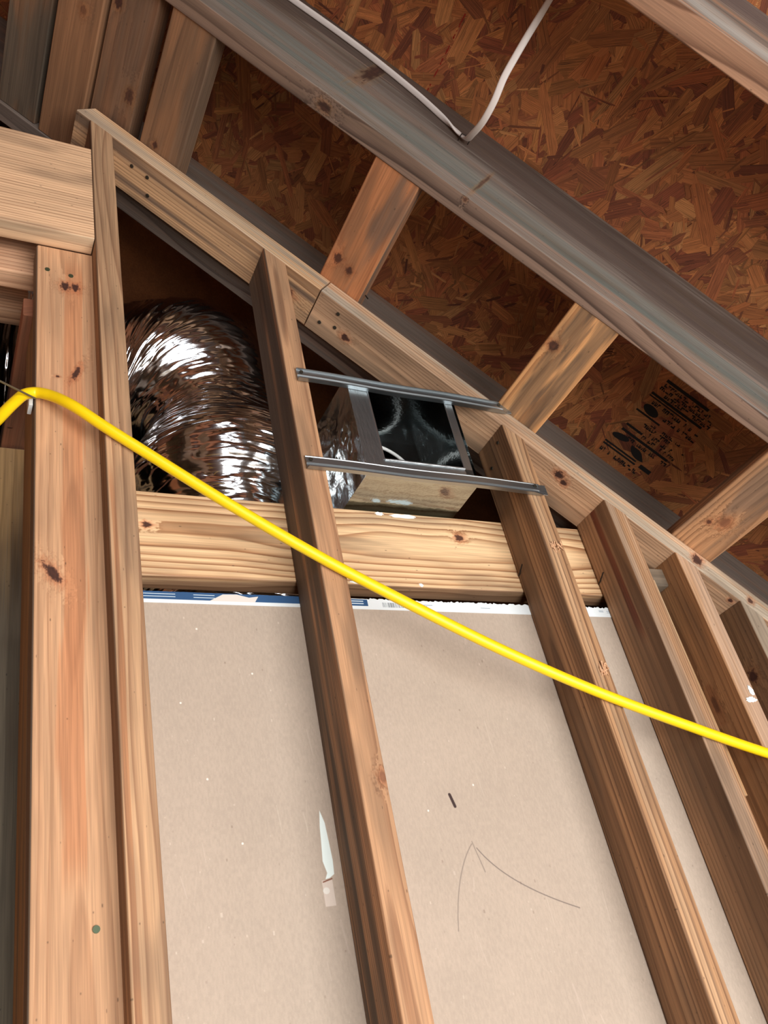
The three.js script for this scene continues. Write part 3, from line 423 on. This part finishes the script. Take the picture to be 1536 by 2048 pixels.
// ---------------------------------------------------------------- register box on its two hanger rails
const galv = std({ color: rgb(168, 176, 178), metalness: 1, roughness: 0.13 });
const spangle = (() => { const n = 256, d = new Uint8Array(n * n * 4); for (let j = 0; j < n; j++) for (let i = 0; i < n; i++) { const v = 70 + 150 * fb(i / 26, j / 26) + 30 * n2(i / 4, j / 4), a = (j * n + i) * 4; d[a] = d[a + 1] = d[a + 2] = v; d[a + 3] = 255; } const t = new THREE.DataTexture(d, n, n); t.wrapS = t.wrapT = THREE.RepeatWrapping; t.magFilter = THREE.LinearFilter; t.needsUpdate = true; return t; })();
galv.bumpMap = spangle; galv.bumpScale = 0.0006;
const galvRail = std({ color: rgb(176, 184, 188), metalness: 1, roughness: 0.4, bumpMap: spangle, bumpScale: 0.0008 });
function loftSheet(a, b, nu = 24, nv = 24, wave = 0, seed = 1, uvs = 6) {   // sheet between edge a (p,q) and edge b (p,q)
  const pos = [], uv = [], idx = [], n = b[0].clone().sub(a[0]).cross(a[1].clone().sub(a[0])).normalize();
  for (let j = 0; j <= nv; j++) for (let i = 0; i <= nu; i++) { const u = i / nu, v = j / nv, p = a[0].clone().lerp(a[1], u), q = b[0].clone().lerp(b[1], u), r = p.lerp(q, v), e = Math.sin(u * Math.PI) * Math.sin(v * Math.PI); r.addScaledVector(n, wave * e * (fb(u * 3.2 + seed, v * 3.2 + seed) - 0.5) * 2); pos.push(r.x, r.y, r.z); uv.push(u * uvs * 0.2, v * uvs * 0.2); }
  for (let j = 0; j < nv; j++) for (let i = 0; i < nu; i++) { const k = j * (nu + 1) + i; idx.push(k, k + 1, k + nu + 1, k + 1, k + nu + 2, k + nu + 1); }
  const g = new THREE.BufferGeometry(); g.setAttribute('position', new THREE.Float32BufferAttribute(pos, 3)); g.setAttribute('uv', new THREE.Float32BufferAttribute(uv, 2)); g.setIndex(idx); g.computeVertexNormals(); return g;
}
{
  const box = new THREE.Group(); box.name = 'register_box'; box.position.set(0.70, 0.80, -0.07); scene.add(box);
  tag(box, 'galvanized sheet metal register box with a dark square opening', 'register box');
  const gm = galv.clone(); gm.side = THREE.DoubleSide;
const z0 = -0.001, z1 = -0.15, F = { x0: 0.5985, x1: 0.8035, y0: 0.7985, y1: 0.999 }, K = { x0: 0.597, x1: 0.808, y0: 0.7985, y1: 1.0 };
  const f = (i, j) => V(i ? F.x1 : F.x0, j ? F.y1 : F.y0, z0), k = (i, j) => V(i ? K.x1 : K.x0, j ? K.y1 : K.y0, z1);
  const side = (n, a, b, c, d, w, s) => mesh(n, local(loftSheet([a, b], [c, d], 40, 40, w, s), box), gm, box);
  side('side_panel', f(0, 0), f(0, 1), k(0, 0), k(0, 1), 0.010, 3);
  side('side_panel', f(1, 1), f(1, 0), k(1, 1), k(1, 0), 0.0004, 5);
  side('bottom_panel', f(1, 0), f(0, 0), k(1, 0), k(0, 0), 0.0010, 7);
  side('top_panel', f(0, 1), f(1, 1), k(0, 1), k(1, 1), 0.0004, 9);
  { const sh = new THREE.Shape([[K.x0, K.y0], [K.x1, K.y0], [K.x1, K.y1], [K.x0, K.y1]].map(p => new THREE.Vector2(...p))); sh.holes.push(new THREE.Path().absarc(0.703, 0.90, 0.087, 0, Math.PI * 2)); const g = new THREE.ExtrudeGeometry(sh, { depth: 0.001, bevelEnabled: false, curveSegments: 48 }); g.translate(0, 0, z1 - 0.001); mesh('back_panel', local(g, box), gm, box); }
  { const pr = [[0.087, 0], [0.0885, 0], [0.0885, 0.045], [0.087, 0.045], [0.087, 0]].map(p => new THREE.Vector2(...p)); const g = new THREE.LatheGeometry(pr, 64); g.rotateX(-Math.PI / 2); g.translate(0.703, 0.90, z1); mesh('collar', local(g, box), gm, box); }
  { const g = new THREE.TorusGeometry(0.0875, 0.0032, 10, 72); g.translate(0.703, 0.90, z1 + 0.0015); mesh('collar_bead', local(g, box), std({ color: rgb(240, 240, 236), roughness: 0.5 }), box).userData.label = 'white ring around the round duct outlet'; }
  // flange frame around the opening
  const flange = (x0, y0, x1, y1) => mesh('flange', local(slab(x0, x1, y0, y1, 0.0, 0.0012), box), galvRail, box);
  flange(0.5965, 0.800, 0.6315, 0.982); flange(0.7815, 0.806, 0.7965, 0.982); flange(0.6315, 0.800, 0.7965, 0.8245);
  const lip = (p, q, r) => mesh('rolled_lip', local(barGeo(p, q, r), box), galvRail, box);
  lip(V(0.632, 0.8255, 0.0012), V(0.781, 0.8255, 0.0012), 0.0026); lip(V(0.6315, 0.8255, 0.0012), V(0.6315, 0.981, 0.0012), 0.0014); lip(V(0.7815, 0.8255, 0.0012), V(0.7815, 0.981, 0.0012), 0.0014);
}
function rail(name, label, x0, y0, x1, y1, h, lipTop) {
  const g = new THREE.Group(); g.name = numbered(name); g.position.set(x0, y0, 0.002); scene.add(g); tag(g, label, 'rail', 'hanger rails of the register box');
  const L = x1 - x0, prof = [[0, 0], [0.009, -0.001], [0.009, 0.0008], [0.0016, 0.0022], [0.0012, h * 0.38], [0.0034, h * 0.44], [0.0034, h * 0.54], [0.0012, h * 0.60], [0.0012, h - 0.001], [lipTop, h], [lipTop, h + 0.001], [0, h + 0.001]];
  const sh = new THREE.Shape(prof.map(p => new THREE.Vector2(...p)));
  const e = new THREE.ExtrudeGeometry(sh, { depth: L, bevelEnabled: false, steps: 40 });
  e.rotateY(Math.PI / 2); e.scale(1, 1, -1);          // depth -> +x, profile x -> z
  const p = e.attributes.position; for (let i = 0; i < p.count; i++) { const t = p.getX(i) / L; p.setY(i, p.getY(i) + (y1 - y0) * t + 0.0008 * Math.sin(t * 11)); if (t > 0.955) p.setZ(i, p.getZ(i) * (1 - (t - 0.955) * 12)); }
  const ix = e.index; if (!ix) { const id = []; for (let i = 0; i < p.count; i += 3) id.push(i, i + 2, i + 1); e.setIndex(id); }
  e.computeVertexNormals();
  const m = galvRail.clone(); m.side = THREE.DoubleSide; mesh('channel', e, m, g);
  const tab = slab(L - 0.004, L + 0.012, y1 - y0 + 0.001, y1 - y0 + h - 0.002, 0.0005, 0.0017); mesh('end_tab', tab, m, g);
  for (const x of [0.008, L - 0.01]) { const n = new THREE.CylinderGeometry(0.0032, 0.0032, 0.0016, 14); n.rotateX(Math.PI / 2); n.translate(x, (y1 - y0) * x / L + h * 0.75, 0.0026); mesh('nail', n, steel, g); }
  return g;
}
rail('hanger_rail', 'upper galvanized rail over the top of the register box', 0.507, 0.9695, 0.910, 0.967, 0.024, 0.004);
rail('hanger_rail', 'lower galvanized rail under the register box opening, ending on the dented stud', 0.493, 0.789, 0.925, 0.786, 0.023, 0.002);

// ---------------------------------------------------------------- yellow air hose
{
  const pts = [V(0.02, 0.70, 0.012), V(0.045, 0.775, 0.004), V(0.0709, 0.8333, -0.014), V(0.0891, 0.8679, -0.020), V(0.1023, 0.8881, -0.024), V(0.1164, 0.895, -0.0255), V(0.1325, 0.885, -0.016), V(0.16, 0.855, 0.002), V(0.2, 0.819, 0.0082), V(0.258, 0.777, 0.0095), V(0.362, 0.705, 0.0095), V(0.482, 0.629, 0.0088), V(0.592, 0.566, 0.0095), V(0.736, 0.490, 0.0095), V(0.89, 0.421, 0.0088), V(1.057, 0.358, 0.0088), V(1.179, 0.316, 0.0085), V(1.42, 0.245, 0.0085)];
  const cv = new THREE.CatmullRomCurve3(pts, false, 'centripetal');
  const g = new THREE.TubeGeometry(cv, 420, 0.0078, 20, false);
  const m = mesh('air_hose', g, phys({ color: rgb(255, 218, 14), roughness: 0.38, clearcoat: 0.15, clearcoatRoughness: 0.4 }), scene);
  tag(m, 'yellow rubber hose draped diagonally across the stud fronts', 'hose');
  // bent nail that holds the hose and the clip on the post's side
  const n = mesh('hook_nail', mergeGeometries([barGeo(V(0, 0, 0), V(0.052, 0.033, -0.062), 0.0014), (() => { const s = new THREE.CylinderGeometry(0.0034, 0.0034, 0.0014, 14); s.rotateZ(Math.PI / 2 - 0.5); return s; })()]), std({ color: rgb(120, 112, 92), metalness: 0.5, roughness: 0.55 }), scene);
  n.position.set(0.0630, 0.850, 0.038); tag(n, 'long nail across the hose bend, driven into the post side', 'nail');
  const sh = new THREE.Shape(); sh.moveTo(0, 0); sh.lineTo(0.018, 0); sh.lineTo(0.018, 0.006); sh.absarc(0.012, 0.014, 0.008, -0.4, Math.PI * 0.9, false); sh.lineTo(0, 0.018);
  const c = new THREE.ExtrudeGeometry(sh, { depth: 0.004, bevelEnabled: true, bevelSize: 0.0008, bevelThickness: 0.0008, bevelSegments: 2 }); c.rotateY(-Math.PI / 2);
  const cl = mesh('cable_clip', c, std({ color: rgb(228, 230, 228), roughness: 0.45 }), scene); cl.position.set(0.1135, 0.884, -0.058); tag(cl, 'small white plastic clip on the side of the post', 'clip');
}

// ---------------------------------------------------------------- white flat cable on the rafter
{
  const sweep = (pts, wa, wb, twist, ref, n = 160) => {
    const cv = new THREE.CatmullRomCurve3(pts, false, 'centripetal'), pos = [], idx = [], M = 14;
    for (let k = 0; k <= n; k++) {
      const t = k / n, p = cv.getPointAt(t), T = cv.getTangentAt(t), rf = ref(t), u = rf.addScaledVector(T, -rf.dot(T)).normalize(), v = new THREE.Vector3().crossVectors(T, u), tw = twist(t), cu = Math.cos(tw), su = Math.sin(tw);
      for (let i = 0; i < M; i++) { const th = i / M * 2 * Math.PI, x = Math.sign(Math.cos(th)) * Math.pow(Math.abs(Math.cos(th)), 0.7) * wa, y = Math.sin(th) * wb; const q = p.clone().addScaledVector(u, x * cu - y * su).addScaledVector(v, x * su + y * cu); pos.push(q.x, q.y, q.z); }
    }
    for (let k = 0; k < n; k++) for (let i = 0; i < M; i++) { const a = k * M + i, b = k * M + (i + 1) % M; idx.push(a, b, a + M, b, b + M, a + M); }
    const g = new THREE.BufferGeometry(); g.setAttribute('position', new THREE.Float32BufferAttribute(pos, 3)); g.setIndex(idx); g.computeVertexNormals(); return g;
  };
  const w = std({ color: rgb(232, 224, 220), roughness: 0.45, side: THREE.DoubleSide });
  const grp = new THREE.Group(); grp.name = 'electric_cable'; grp.position.set(0.766, 1.324, 0.292); scene.add(grp); tag(grp, 'white flat electric cable stapled to the grey rafter, then hanging loose', 'cable');
  const a = sweep([V(0.30, 1.752, 0.296), V(0.482, 1.601, 0.2955), V(0.56, 1.537, 0.296), V(0.618, 1.486, 0.2955), V(0.69, 1.408, 0.2955), V(0.735, 1.345, 0.2955), V(0.7535, 1.3135, 0.296), V(0.7563, 1.3003, 0.300), V(0.7484, 1.2767, 0.3232), V(0.7419, 1.2558, 0.3585), V(0.7381, 1.2498, 0.3971), V(0.7367, 1.2564, 0.4340), V(0.7417, 1.2652, 0.4637), V(0.7517, 1.2804, 0.4974), V(0.7633, 1.2968, 0.5272), V(0.7770, 1.3180, 0.5602), V(0.7913, 1.3453, 0.6021)], 0.0056, 0.0026, (t) => 0.9 * ss(0.84, 0.97, t), (t) => ZD.clone().lerp(V(-0.86, 0.5, 0), ss(0.56, 0.63, t)), 320);
  mesh('sheath', local(a, grp), w, grp);
  const st = mergeGeometries([barGeo(V(0.748, 1.308, 0.289), V(0.748, 1.308, 0.3025), 0.0008), barGeo(V(0.766, 1.304, 0.289), V(0.766, 1.304, 0.3025), 0.0008), barGeo(V(0.748, 1.308, 0.3025), V(0.766, 1.304, 0.3025), 0.0009)]);
  mesh('staple', local(st, grp), darkSteel, grp);
}
renderer.render(scene, camera);
